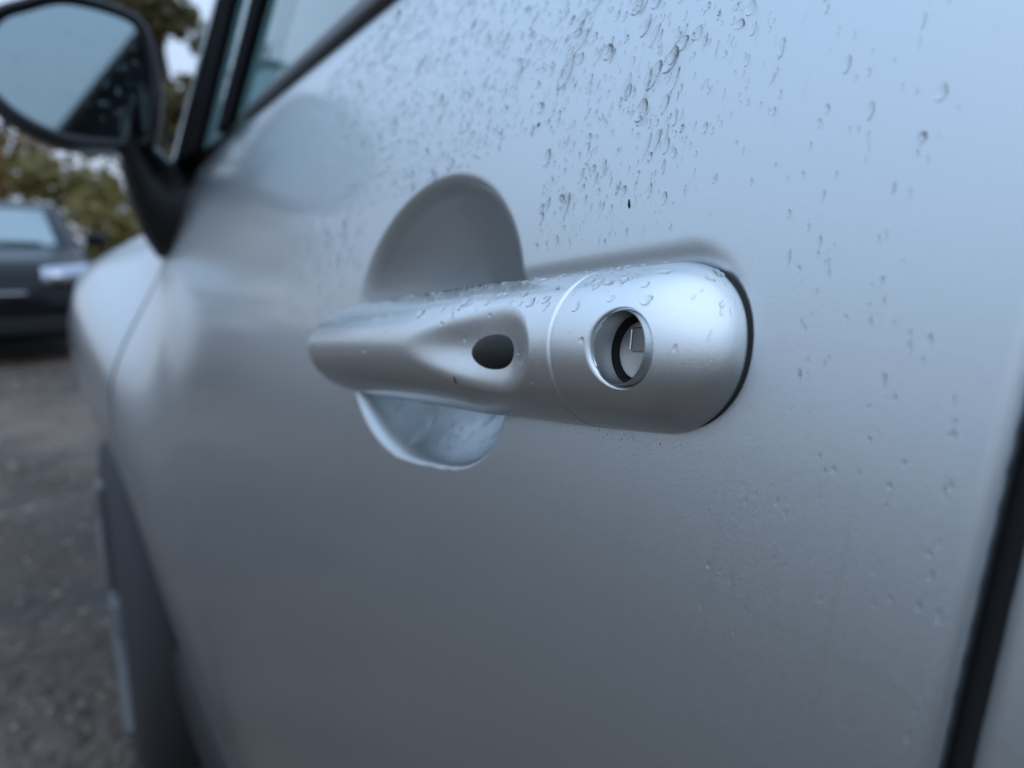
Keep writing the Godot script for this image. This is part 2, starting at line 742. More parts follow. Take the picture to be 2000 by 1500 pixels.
#--SURROUNDINGS--
func leaf_crown(blobs: Array, count: int, size: float) -> MB:
	# leaf-sized faces spread through a few clumps
	var mb := MB.new()
	for i in count:
		var bl: Array = blobs[rng.randi() % blobs.size()]
		var d := Vector3(rng.randfn(), rng.randfn(), rng.randfn()).normalized()
		var q: Vector3 = bl[0] + Vector3(d.x * bl[1], d.y * bl[2], d.z * bl[1]) * pow(rng.randf(), 0.4)
		var nn := (d + Vector3(rng.randfn(), rng.randfn() + 0.6, rng.randfn()) * 0.7).normalized()
		var a := nn.cross(Vector3(rng.randfn(), rng.randfn(), rng.randfn())).normalized()
		var b := nn.cross(a)
		var s := size * rng.randf_range(0.6, 1.3)
		mb.quad(mb.add(q - a * s, nn), mb.add(q - b * s * 0.5, nn), mb.add(q + a * s, nn), mb.add(q + b * s * 0.5, nn))
	return mb


func tree(called: String, label: String, at: Vector3, h: float, r: float, c: Color, leaves: int, bare: float, group: String) -> Node3D:
	var t := thing(called, label, "tree" if called.ends_with("tree") else "bush", at, group)
	var mb := MB.new()
	var lean := Vector3(rng.randfn() * 0.06, 0, rng.randfn() * 0.06) * h
	var top := at + lean + Vector3(0, h * 0.8, 0)
	mb.tube([at + Vector3(0, -0.1, 0), at + lean * 0.3 + Vector3(0, h * 0.3, 0), top], [0.03 * h, 0.022 * h, 0.006 * h], 8)
	var blobs := []
	var k := 9
	for i in k:
		var ang := TAU * i / k + rng.randf() * 0.6
		var y := h * rng.randf_range(bare, 0.92)
		var out := r * rng.randf_range(0.35, 0.85) * (1.0 - 0.5 * absf(y / h - 0.55))
		var tip := at + lean * (y / h) + Vector3(cos(ang) * out, y, sin(ang) * out)
		mb.tube([at + lean * 0.4 + Vector3(0, y * 0.6, 0), (tip + at + lean * 0.4 + Vector3(0, y * 0.75, 0)) / 2.0, tip], [0.011 * h, 0.007 * h, 0.002 * h], 5)
		blobs.append([tip, r * rng.randf_range(0.28, 0.45), r * rng.randf_range(0.22, 0.38)])
	obj("trunk", mb, M.bark, t)
	obj("crown", leaf_crown(blobs, leaves, 0.11 + 0.008 * h), leaf_mat(c), t)
	return t


func build_surroundings() -> void:
	var olive := Color(0.12, 0.095, 0.04)
	var rust := Color(0.15, 0.085, 0.022)
	var green := Color(0.070, 0.066, 0.026)
	var g1 := "trees beyond the parked cars"
	tree("tree", "olive brown tree seen between the wing mirror and the window pillar", Vector3(-23, 0, -3.3), 13.5, 2.9, olive, 5200, 0.12, g1)
	tree("tree", "rust coloured tree behind the black car, left of the wing mirror stalk", Vector3(-21, 0, 2.2), 4.6, 2.6, rust, 1700, 0.15, g1)
	tree("tree", "thin half bare tree with sky showing through it behind the black car", Vector3(-27, 0, 1.2), 10.0, 4.5, Color(0.13, 0.10, 0.06), 1500, 0.15, g1)
	tree("bush", "rounded olive green bush under the wing mirror, beyond the black car", Vector3(-16.5, 0, -0.75), 2.9, 1.6, Color(0.15, 0.115, 0.03), 1500, 0.25, g1)
	tree("bush", "dark green low bush beside the olive bush, beyond the white van", Vector3(-20, 0, -2.8), 2.2, 1.9, green, 1600, 0.1, g1)
	# the far side of the yard, which the door reflects
	var g2 := "trees along the far side of the yard"
	var spots := [[-34, 26, 6.5, 3.6, olive, "broad olive tree at the far left corner of the yard"], [-14, 36, 6.0, 3.4, green, "dark green tree across the yard beside the olive one"], [6, 34, 6.5, 3.4, rust, "rust brown tree straight across the yard from the silver car"], [22, 26, 7.0, 3.8, green, "tall dark green tree across the yard, nearest to the added dark building"]]
	for s in spots:
		tree("tree", s[5], Vector3(s[0], 0, s[1]), s[2], s[3], s[4], 1500, 0.15, g2)
	build_added_barn()


func build_added_barn() -> void:  # added unseen building, roof slope set to darken a wedge of the wing mirror
	var t := thing("added_barn", "added dark timber building with a steep roof behind the silver car, unseen except in its wing mirror", "added_barn", Vector3(17.0, 0, -2.6))
	var half := 4.3
	for i in 22:
		# upright boards of the gable that faces the car
		var z := -2.6 - half + (i + 0.5) * half * 2.0 / 22.0
		var top := 1.85 + (half - absf(z + 2.6)) * 1.3
		var b := MB.new()
		b.box(Vector3(14.0 + 0.012 * (i % 2), top / 2.0, z), Vector3(0.04, top, half * 2.0 / 22.0 - 0.012), 0.008)
		obj("board", b, M.timber, t)
	var w := MB.new()
	w.box(Vector3(17.0, 0.92, -2.6), Vector3(5.8, 1.84, half * 2.0 - 0.05), 0.02)
	obj("wall", w, M.timber, t)
	for s in [-1.0, 1.0]:
		var r := MB.new()
		var dir := Vector3(0, -1.3, s).normalized()
		var mid := Vector3(17.0, 1.85 + half * 0.65, -2.6 + s * half * 0.5)
		r.box(mid + Vector3(0, 0.1, 0), Vector3(6.6, 0.10, half * 1.64 + 0.5), 0.02, Basis(Vector3.RIGHT, dir.cross(Vector3.RIGHT).normalized() * -1.0, dir))
		obj("roof", r, M.roof, t)


#--PARKED--
func rounded(hx: float, hz: float, r: float, y: float, c := Vector3.ZERO, k := 5) -> PackedVector3Array:
	var out := PackedVector3Array()
	for q in 4:
		var cx: float = (hx - r) * [1, -1, -1, 1][q]
		var cz: float = (hz - r) * [1, 1, -1, -1][q]
		for i in k:
			var t := PI / 2 * (q + float(i) / (k - 1))
			out.append(c + Vector3(cx + r * cos(t), y, cz + r * sin(t)))
	return out


func wheel_parts(t: Node3D, c: Vector3, r: float, out: float) -> void:
	var ax := Vector3(0, 0, out)
	var ty := MB.new()
	ty.lathe([Vector2(r * 0.74, 0.0), Vector2(r * 0.79, 0.008), Vector2(r * 0.90, 0.004), Vector2(r * 0.975, -0.02), Vector2(r, -0.06), Vector2(r, -0.15), Vector2(r * 0.95, -0.2), Vector2(r * 0.74, -0.2)], c, ax, 40)
	var wo := obj("wheel", ty, M.tyre, t)
	var rm := MB.new()
	rm.lathe([Vector2(r * 0.765, -0.012), Vector2(r * 0.74, 0.006), Vector2(r * 0.70, -0.004), Vector2(r * 0.67, -0.05)], c, ax, 40)
	for k in 5:
		var a := TAU * k / 5 + 0.3
		var rad := Vector3(cos(a), sin(a), 0)
		var b := Basis(rad, ax, rad.cross(ax))
		rm.box(c + rad * r * 0.40 + ax * 0.004, Vector3(r * 0.66, 0.03, r * 0.17), 0.006, b)
	rm.lathe([Vector2(0.001, 0.004), Vector2(r * 0.14, 0.0), Vector2(r * 0.16, -0.03)], c, ax, 20)
	obj("rim", rm, M.rim, wo)
	var di := MB.new()
	di.lathe([Vector2(0.001, -0.07), Vector2(r * 0.70, -0.07)], c, ax, 30)
	obj("brake_disc", di, M.rim_dark, wo)


# a hatchback that faces +x with its middle over the origin; parts hang on the thing
func parked_car(called: String, label: String, at: Vector3, body: Material, group: String) -> Node3D:
	var t := thing(called, label, "car", Vector3.ZERO, group)
	var low := MB.new()
	var rings := []
	# stations from below upwards: (height, half length, half width, corner radius, shift)
	for s in [[0.20, 1.90, 0.72, 0.25, 0.0], [0.24, 2.02, 0.82, 0.35, 0.0], [0.42, 2.10, 0.875, 0.45, 0.0], [0.62, 2.09, 0.88, 0.48, 0.0], [0.74, 2.03, 0.875, 0.5, -0.01], [0.84, 1.94, 0.86, 0.5, -0.03], [0.90, 1.80, 0.83, 0.5, -0.08], [0.955, 1.52, 0.79, 0.5, -0.28], [1.0, 1.3, 0.76, 0.45, -0.46]]:
		rings.append(rounded(s[1], s[2], s[3], s[0], Vector3(s[4], 0, 0), 6))
	low.loft(rings, true, true, true)
	obj("body", low, body, t)
	var cab := MB.new()
	var cr := []
	var lv := [[0.93, 1.42, 0.80, 0.22, -0.42], [1.02, 1.30, 0.775, 0.22, -0.46], [1.36, 0.92, 0.645, 0.22, -0.55], [1.42, 0.80, 0.60, 0.25, -0.57], [1.455, 0.55, 0.42, 0.25, -0.58]]
	for s in lv:
		cr.append(rounded(s[1], s[2], s[3], s[0], Vector3(s[4], 0, 0), 6))
	cab.loft(cr, true, false, true)
	obj("cabin", cab, body, t)
	# panes lie 6 mm proud of the cabin
	var pane := func(nm: String, za: float, zb: float, y0: float, y1: float, front: float) -> void:
		var g := MB.new()
		var f0 := (y0 - 1.02) / 0.34
		var f1 := (y1 - 1.02) / 0.34
		var xa := lerpf(1.30 * front - 0.46, 0.92 * front - 0.55, f0) + 0.008 * front
		var xb := lerpf(1.30 * front - 0.46, 0.92 * front - 0.55, f1) + 0.008 * front
		g.flat_quad(Vector3(xa, y0, za), Vector3(xa, y0, zb), Vector3(xb, y1, zb * 0.85), Vector3(xb, y1, za * 0.85), Vector3(front, 0.3, 0))
		obj(nm, g, M.car_glass, t)
	for q in [["windscreen", 0.58, 1.005, 1.355, 1.0], ["rear_window", 0.54, 1.04, 1.34, -1.0]]:
		pane.call(q[0], -q[1], q[1], q[2], q[3], q[4])
	for s in [-1.0, 1.0]:
		for q in [[0.42, -0.30, 0.18, -0.30], [-0.38, -1.15, -0.38, -1.02]]:
			var g := MB.new()
			g.flat_quad(Vector3(q[0], 1.04, s * 0.776), Vector3(q[1], 1.04, s * 0.776), Vector3(q[3], 1.34, s * 0.662), Vector3(q[2], 1.34, s * 0.662), Vector3(0, 0.3, s))
			obj("side_window", g, M.car_glass, t)
		var hl := MB.new()
		var hr := []
		for i in 5:
			var f := i / 4.0
			var c := Vector3(2.045 - 0.16 * f * f, 0.735 + 0.03 * f, s * (0.44 + 0.34 * f))
			hr.append(PackedVector3Array([c + Vector3(0.05, -0.075, 0), c + Vector3(0.062, 0.0, 0), c + Vector3(-0.01, 0.075, 0), c + Vector3(-0.09, 0.065, 0), c + Vector3(-0.05, -0.07, 0)]))
		hl.loft(hr, true, true, true)
		var ho := obj("headlight", hl, M.lens, t)
		var bl := MB.new()
		bl.lathe([Vector2(0.001, 0.02), Vector2(0.035, 0.012), Vector2(0.05, -0.01)], Vector3(2.09, 0.725, s * 0.55), Vector3.RIGHT, 16)
		obj("bulb_lens", bl, M.chrome, ho)
		var fl := MB.new()
		fl.lathe([Vector2(0.001, 0.015), Vector2(0.05, 0.008), Vector2(0.065, -0.03)], Vector3(2.03, 0.42, s * 0.62), Vector3.RIGHT, 16)
		obj("fog_lamp", fl, M.lens, t)
		var mr := MB.new()
		mr.box(Vector3(0.52, 1.06, s * 0.93), Vector3(0.12, 0.14, 0.2), 0.035)
		obj("door_mirror", mr, body, t)
		for x in [-1.28, 1.28]:
			wheel_parts(t, Vector3(x, 0.31, s * 0.885), 0.31, s)
	var gr := MB.new()
	gr.box(Vector3(2.085, 0.60, 0), Vector3(0.05, 0.10, 0.72), 0.012)
	obj("grille", gr, M.black_plastic, t)
	var bar := MB.new()
	bar.box(Vector3(2.113, 0.60, 0), Vector3(0.02, 0.018, 0.66), 0.005)
	obj("grille_bar", bar, M.chrome, t)
	var lo := MB.new()
	lo.box(Vector3(2.085, 0.33, 0), Vector3(0.06, 0.14, 1.25), 0.02)
	obj("air_intake", lo, M.rubber, t)
	var wp := MB.new()
	for s in [-0.45, 0.1]:
		wp.tube([Vector3(0.86, 1.015, s), Vector3(0.84, 1.04, s + 0.42)], [0.01, 0.006], 5)
	obj("wiper", wp, M.rubber, t)
	t.position = at
	t.scale = Vector3.ONE * 1.06
	return t


func build_parked_cars() -> void:
	parked_car("parked_car", "black hatchback parked facing the camera beyond the silver car's fender", Vector3(-9.75, 0, 0.66), M.black_paint, "cars parked across the yard")
	parked_car("parked_car", "white hatchback half hidden behind the silver fender and the mirror stalk", Vector3(-22.0, 0, -1.35), M.white_paint, "cars parked across the yard")


#--SILVER CAR--
func flipped(p: Vector3) -> Vector3:
	return Vector3(p.x, p.y, -1.72 - p.z)


func build_silver_car() -> void:
	var car := thing("silver_car", "silver car whose wet front door, handle and black wing mirror fill the picture", "car", Vector3(-0.6, 0, -0.86))
	# front door
	var us := steps([-1.25, 0.02, -0.42, 0.006, -0.305, 0.0011, -0.125, 0.0009, -0.072, 0.002, -0.05, 0.0007, -0.008])
	var vs := steps([-0.62, 0.025, -0.25, 0.010, -0.062, 0.003, -0.042, 0.0010, 0.082, 0.004, 0.14, 0.012, 0.32])
	var fd := sheet(us, vs, door, func(p: Vector3, u: float, v: float) -> float:
		return minf(minf(rear_edge(u, v), BELT - p.y), minf(p.y - 0.415, p.x + 1.06 + 0.18 * maxf(0.0, 0.7 - p.y))))
	var door_o := obj("front_door", fd, M.paint, car)
	# front fender with its wheel arch
	var fender := sheet(steps([-2.35, 0.02, -0.95]), steps([-0.75, 0.012, 0.36]), flank, func(p: Vector3, u: float, v: float) -> float:
		var arch := Vector2(p.x - WHEEL.x, p.y - WHEEL.y).length() - 0.385
		return minf(minf(arch, bonnet_line(p.x) - p.y), minf(minf(p.y - 0.24, p.x + 2.12), -1.066 - 0.18 * maxf(0.0, 0.7 - p.y) - p.x)))
	obj("front_fender", fender, M.paint, car)
	# black inside of the wheel arch and the lip of the fender
	var lip := MB.new()
	var r0 := PackedVector3Array()
	var r1 := PackedVector3Array()
	var r2 := PackedVector3Array()
	for i in 49:
		var a := -0.25 + (PI + 0.5) * i / 48.0
		var q := at_xy(flank, WHEEL.x + 0.386 * cos(a), WHEEL.y + 0.386 * sin(a))
		r0.append(q)
		r1.append(q + Vector3(-0.01 * cos(a), -0.01 * sin(a), -0.012))
		r2.append(q + Vector3(0, 0, -0.34))
	lip.loft([r0, r1], false, false, false)
	obj("arch_lip", lip, M.trim, car)
	var liner := MB.new()
	liner.loft([r1, r2], false, false, false)
	liner.flat_quad(Vector3(-1.95, 0.1, -0.33), Vector3(-1.0, 0.1, -0.33), Vector3(-1.0, 0.8, -0.33), Vector3(-1.95, 0.8, -0.33), Vector3.BACK)
	obj("wheel_arch_liner", liner, M.rubber, car)
	# bonnet from the left fender over to the right
	var bon := MB.new()
	var rows := []
	for i in 26:
		var x := lerpf(-1.02, -2.12, i / 25.0)
		var e := at_xy(flank, x, bonnet_line(x))
		var row := PackedVector3Array()
		for j in 21:
			var f := j / 20.0
			var z := lerpf(e.z, -1.72 - e.z, f)
			row.append(Vector3(x, e.y + 0.07 * (1.0 - pow(absf(2 * f - 1), 2.2)), z))
		rows.append(row)
	bon.loft(rows, false, false, false, Vector3.UP)
	obj("bonnet", bon, M.paint, car)
	# nose
	var nose := MB.new()
	var nr := []
	for k in [[0.0, 0.0], [0.08, 0.10], [0.11, 0.35], [0.06, 0.62]]:
		var row := PackedVector3Array()
		for j in 13:
			var f := j / 12.0
			var z := lerpf(0.02, -1.74, f)
			row.append(Vector3(-2.10 - k[0] - 0.16 * (1.0 - pow(absf(2 * f - 1), 2.5)), 0.90 - k[1], z))
		nr.append(row)
	nose.loft(nr, false, false, false, Vector3.LEFT)
	obj("front_bumper", nose, M.paint, car)
	# rear door and rear side
	var rd := sheet(steps([-0.13, 0.003, -0.052, 0.0007, -0.005, 0.02, 0.3, 0.05, 0.85]), steps([-0.62, 0.03, -0.10, 0.008, 0.10, 0.02, 0.24]), rear_door_skin, func(p: Vector3, u: float, v: float) -> float:
		return minf(minf(-rear_edge(u, v) - 0.0034, BELT - p.y), minf(p.y - 0.415, 0.80 - p.x)))
	obj("rear_door", rd, M.paint, car)
	var rq := sheet(steps([0.75, 0.03, 2.2]), steps([-0.95, 0.03, 0.24]), flank, func(p: Vector3, u: float, v: float) -> float:
		var arch := Vector2(p.x - 1.12, p.y - WHEEL.y).length() - 0.385
		return minf(minf(arch, BELT - p.y), minf(minf(p.y - 0.24, p.x - 0.806), 1.95 - p.x)))
	obj("rear_quarter_panel", rq, M.paint, car)
	# other side of the car, as one plain skin
	var far := sheet(steps([-2.35, 0.05, 2.2]), steps([-0.8, 0.04, 0.36]), flank, func(p: Vector3, u: float, v: float) -> float:
		return minf(minf(BELT - p.y, bonnet_line(p.x) - p.y), minf(p.y - 0.24, minf(p.x + 2.12, 1.95 - p.x))))
	for i in far.p.size():
		far.p[i] = flipped(far.p[i])
		far.n[i] = Vector3(far.n[i].x, far.n[i].y, -far.n[i].z)
	for i in range(0, far.idx.size(), 3):
		var q := far.idx[i + 1]
		far.idx[i + 1] = far.idx[i + 2]
		far.idx[i + 2] = q
	obj("right_side", far, M.paint, car)
	# dark structure behind the gaps between the panels
	for xr in [[-1.12, -1.0], [-0.13, 0.05], [0.74, 0.86]]:
		var jamb := MB.new()
		for i in 24:
			var y0 := lerpf(0.40, 1.10, i / 24.0)
			var y1 := lerpf(0.40, 1.10, (i + 1) / 24.0)
			var a := at_xy(flank, xr[0], y0) - Vector3(0, 0, 0.012 if xr[0] < -0.5 or xr[0] > 0.5 else 0.0045)
			var b := at_xy(flank, xr[1], y0) - Vector3(0, 0, 0.012 if xr[0] < -0.5 or xr[0] > 0.5 else 0.0045)
			var c := at_xy(flank, xr[1], y1) - Vector3(0, 0, 0.012 if xr[0] < -0.5 or xr[0] > 0.5 else 0.0045)
			var d := at_xy(flank, xr[0], y1) - Vector3(0, 0, 0.012 if xr[0] < -0.5 or xr[0] > 0.5 else 0.0045)
			jamb.flat_quad(a, b, c, d, Vector3.BACK)
		obj("door_seal", jamb, M.rubber, car)
	# sill under the doors
	var sill := MB.new()
	var sr := []
	for k in [[0.408, -0.010], [0.395, 0.004], [0.37, 0.009], [0.32, 0.004], [0.26, -0.02], [0.22, -0.07]]:
		var row := PackedVector3Array()
		for j in 41:
			var x := lerpf(-1.12, 0.78, j / 40.0)
			var e := at_xy(flank, x, 0.42)
			row.append(Vector3(x, k[0], e.z + k[1]))
		sr.append(row)
	sill.loft(sr, false, false, false, Vector3.BACK)
	obj("sill", sill, M.black_plastic, car)
	var under := MB.new()
	under.box(Vector3(-0.1, 0.24, -0.86), Vector3(4.0, 0.06, 1.35), 0.02)
	obj("floor_pan", under, M.rubber, car)
	build_glazing(car)
	for w in [[WHEEL, 1.0], [Vector3(1.12, 0.335, -0.06), 1.0], [flipped(WHEEL), -1.0], [flipped(Vector3(1.12, 0.335, -0.06)), -1.0]]:
		wheel_parts(car, w[0] + Vector3(0, 0, 0.115 * w[1]), 0.335, w[1])
	build_mirror(car)
	build_handle(car)


func bonnet_line(x: float) -> float:
	return minf(1.15, 1.17 - 0.05 * (-1.1 - x)) - 0.10 * pow(maxf(0.0, -1.6 - x), 2.0)


# side glass leans in above the belt
func pane_z(y: float) -> float:
	return -0.055 - (y - BELT) * 0.2


func side_quad(mb: MB, a: Vector2, b: Vector2, c: Vector2, d: Vector2, proud: float, thick := 0.0) -> void:
	var q := []
	for e in [a, b, c, d]:
		q.append(Vector3(e.x, e.y, pane_z(e.y) + proud))
	mb.flat_quad(q[0], q[1], q[2], q[3], Vector3.BACK)
	if thick > 0.0:
		var k := Vector3(0, 0, -thick)
		var mid: Vector3 = (q[0] + q[1] + q[2] + q[3]) / 4.0
		for i in 4:
			var p0: Vector3 = q[i]
			var p1: Vector3 = q[(i + 1) % 4]
			mb.flat_quad(p0, p1, p1 + k, p0 + k, (p0 + p1) / 2.0 - mid)
		mb.flat_quad(q[0] + k, q[1] + k, q[2] + k, q[3] + k, Vector3.FORWARD)


func build_glazing(car: Node3D) -> void:
	var top := 1.50
	# belt moulding: a dark strip along the window edge
	var bm := MB.new()
	var rows := []
	for j in 61:
		var x := lerpf(-1.12, 1.7, j / 60.0)
		var e := at_xy(flank, x, BELT)
		rows.append(PackedVector3Array([e + Vector3(0, -0.001, -0.012), e + Vector3(0, -0.0005, 0.001), e + Vector3(0, 0.004, 0.0035), e + Vector3(0, 0.010, 0.0025), e + Vector3(0, 0.015, -0.002), e + Vector3(0, 0.016, -0.022)]))
	bm.loft(rows, false, false, false, Vector3(0, 0.3, 1))
	obj("belt_moulding", bm, M.trim, car)
	# panes
	for q in [["front_window", [Vector2(-0.73, BELT), Vector2(0.02, BELT), Vector2(0.02, top), Vector2(-0.40, top)]], ["quarter_window", [Vector2(-0.89, BELT), Vector2(-0.775, BELT), Vector2(-0.60, top), Vector2(-0.62, top)]], ["rear_window", [Vector2(0.14, BELT), Vector2(0.95, BELT), Vector2(0.80, top), Vector2(0.14, top)]], ["rear_quarter_window", [Vector2(1.05, BELT), Vector2(1.45, BELT + 0.05), Vector2(1.15, top), Vector2(0.90, top)]]]:
		var g := MB.new()
		side_quad(g, q[1][0], q[1][1], q[1][2], q[1][3], 0.0)
		obj(q[0], g, M.glass, car)
	# black bars and pillars
	for q in [["window_bar", [Vector2(-0.782, BELT + 0.004), Vector2(-0.722, BELT + 0.004), Vector2(-0.415, top), Vector2(-0.47, top)]], ["window_seal", [Vector2(-1.06, BELT + 0.002), Vector2(-0.888, BELT + 0.002), Vector2(-0.60, top), Vector2(-0.655, top)]], ["door_pillar", [Vector2(0.015, BELT + 0.004), Vector2(0.145, BELT + 0.004), Vector2(0.145, top), Vector2(0.015, top)]], ["rear_pillar", [Vector2(0.945, BELT + 0.004), Vector2(1.055, BELT + 0.004), Vector2(0.905, top), Vector2(0.795, top)]]]:
		var b := MB.new()
		side_quad(b, q[1][0], q[1][1], q[1][2], q[1][3], 0.006, 0.03)
		obj(q[0], b, M.bar, car)
	# painted windscreen pillars, roof and tail
	for s in [0, 1]:
		var ap := MB.new()
		var rr := []
		for i in 13:
			var f := i / 12.0
			var y := lerpf(1.09, 1.50, f)
			var x := lerpf(-1.13, -0.645, pow(f, 0.95))
			var z := pane_z(y) + 0.004
			rr.append(PackedVector3Array([Vector3(x + 0.03, y, z), Vector3(x + 0.005, y, z + 0.004), Vector3(x - 0.05, y, z - 0.004), Vector3(x - 0.10, y, z - 0.03), Vector3(x - 0.10, y, z - 0.08), Vector3(x + 0.04, y, z - 0.07)]))
		if s == 1:
			for r in rr:
				for k in r.size():
					r[k] = flipped(r[k])
		ap.loft(rr, true, true, true)
		obj("windscreen_pillar", ap, M.paint, car)
	var rf := MB.new()
	var rows2 := []
	for i in 31:
		var x := lerpf(-0.68, 1.75, i / 30.0)
		var row := PackedVector3Array()
		var drop := 0.06 * pow(absf((x - 0.35) / 1.3), 2.4)
		for j in 17:
			var f := j / 16.0
			var z := lerpf(pane_z(1.5) - 0.0, -1.72 - pane_z(1.5), f)
			row.append(Vector3(x, 1.505 + 0.06 * (1.0 - pow(absf(2 * f - 1), 2.6)) - drop, z))
		rows2.append(row)
	rf.loft(rows2, false, false, false, Vector3.UP)
	obj("roof", rf, M.paint, car)
	var tail := MB.new()
	var tr := []
	for k in [[1.70, 1.44], [1.85, 1.15], [1.97, 0.95], [2.0, 0.6], [1.96, 0.3]]:
		var row := PackedVector3Array()
		for j in 13:
			var f := j / 12.0
			var z := lerpf(-0.03 if k[1] < 1.1 else pane_z(k[1]), -1.69 if k[1] < 1.1 else -1.72 - pane_z(k[1]), f)
			row.append(Vector3(k[0] + 0.10 * (1.0 - pow(absf(2 * f - 1), 2.5)), k[1], z))
		tr.append(row)
	tail.loft(tr, false, false, false, Vector3.RIGHT)
	obj("tailgate", tail, M.paint, car)
	var rp := MB.new()
	side_quad(rp, Vector2(1.46, BELT), Vector2(1.90, BELT), Vector2(1.70, 1.46), Vector2(1.16, 1.50), 0.0)
	obj("rear_side_pillar", rp, M.paint, car)
	var ws := MB.new()
	ws.flat_quad(Vector3(-1.16, 1.12, -0.12), Vector3(-1.16, 1.12, -1.60), Vector3(-0.69, 1.49, -1.52), Vector3(-0.69, 1.49, -0.20), Vector3(-1, 1, 0))
	obj("windscreen", ws, M.glass, car)
	# inside
	var dash := MB.new()
	dash.box(Vector3(-0.92, 1.0, -0.86), Vector3(0.42, 0.22, 1.45), 0.06)
	obj("dashboard", dash, M.seat, car)
	for z in [-0.5, -1.22]:
		var st := MB.new()
		st.box(Vector3(0.02, 0.62, z), Vector3(0.52, 0.18, 0.5), 0.06)
		st.box(Vector3(0.28, 0.95, z), Vector3(0.16, 0.62, 0.48), 0.06, Basis(Vector3.BACK, -0.2))
		st.box(Vector3(0.38, 1.34, z), Vector3(0.10, 0.2, 0.26), 0.04, Basis(Vector3.BACK, -0.15))
		obj("seat", st, M.seat, car)
	var sw := MB.new()
	var ring := []
	for i in 33:
		var a := TAU * i / 32.0
		ring.append(Vector3(-0.56, 1.02, -0.5) + Vector3(-0.10 * sin(a), 0.17 * sin(a), 0.185 * cos(a)))
	var rad := []
	rad.resize(33)
	rad.fill(0.014)
	sw.tube(ring, rad, 8, false)
	sw.box(Vector3(-0.575, 1.02, -0.5), Vector3(0.04, 0.12, 0.34), 0.015)
	obj("steering_wheel", sw, M.seat, car)
	for z in [-0.16, -1.56]:
		var z2: float = -0.86 + (z + 0.86) * 1.057
		var trim := MB.new()
		trim.flat_quad(Vector3(-1.0, 0.4, z), Vector3(0.9, 0.4, z), Vector3(0.9, 1.10, z2), Vector3(-1.0, 1.10, z2), Vector3.FORWARD)
		obj("door_trim", trim, M.seat, car)


func smooth_loop(pts: Array, k: int) -> PackedVector2Array:
	var out := PackedVector2Array()
	var m := pts.size()
	for i in m:
		for j in k:
			var t := float(j) / k
			out.append((pts[i] as Vector2).cubic_interpolate(pts[(i + 1) % m], pts[(i + m - 1) % m], pts[(i + 2) % m], t))
	return out


func build_mirror(car: Node3D) -> void:
	# outline of the glass as seen from behind the car: (z, y)
	var o := smooth_loop([Vector2(0.142, 1.200), Vector2(0.122, 1.243), Vector2(0.093, 1.260), Vector2(0.058, 1.272), Vector2(0.012, 1.268), Vector2(-0.011, 1.254), Vector2(-0.019, 1.205), Vector2(-0.0125, 1.150), Vector2(0.002, 1.1345), Vector2(0.050, 1.133), Vector2(0.081, 1.138), Vector2(0.113, 1.154), Vector2(0.136, 1.178)], 6)
	var c := Vector2(0.06, 1.20)
	var ring := func(x: float, grow: float, shrink := 1.0, dx := 0.0) -> PackedVector3Array:
		var r := PackedVector3Array()
		for q in o:
			var d := q - c
			var e := c + d * shrink + d.normalized() * grow
			r.append(Vector3(x + dx * (e.x - c.x), e.y, e.x))
		return r
	var h := MB.new()
	h.loft([ring.call(-1.012, -0.001), ring.call(-0.997, 0.004), ring.call(-0.993, 0.009), ring.call(-0.998, 0.014), ring.call(-1.03, 0.019), ring.call(-1.07, 0.015), ring.call(-1.10, 0.003), ring.call(-1.125, 0.0, 0.72), ring.call(-1.135, 0.0, 0.35)], true, false, true)
	var ho := obj("wing_mirror", h, M.housing, car)
	var g := MB.new()
	g.fan(ring.call(-1.004, 0.0015, 1.0, -0.035), Vector3.RIGHT)
	obj("mirror_glass", g, M.mirror, ho)
	# stalk down to the door
	var s := MB.new()
	var rings := []
	for k in [[Vector3(-1.03, 1.155, 0.006), 0.05, 0.04], [Vector3(-1.045, 1.12, -0.002), 0.05, 0.045], [Vector3(-1.065, 1.085, -0.016), 0.052, 0.05], [Vector3(-1.085, 1.065, -0.032), 0.065, 0.056], [Vector3(-1.095, 1.062, -0.062), 0.08, 0.062]]:
		var r := PackedVector3Array()
		for j in 20:
			var a := TAU * j / 20
			r.append(k[0] + Vector3(cos(a) * k[1], sin(a) * k[2] * (1.0 if sin(a) > 0 else 1.3), -sin(a) * 0.012))
		rings.append(r)
	s.loft(rings, true, true, true)
	obj("mirror_stalk", s, M.housing, ho)


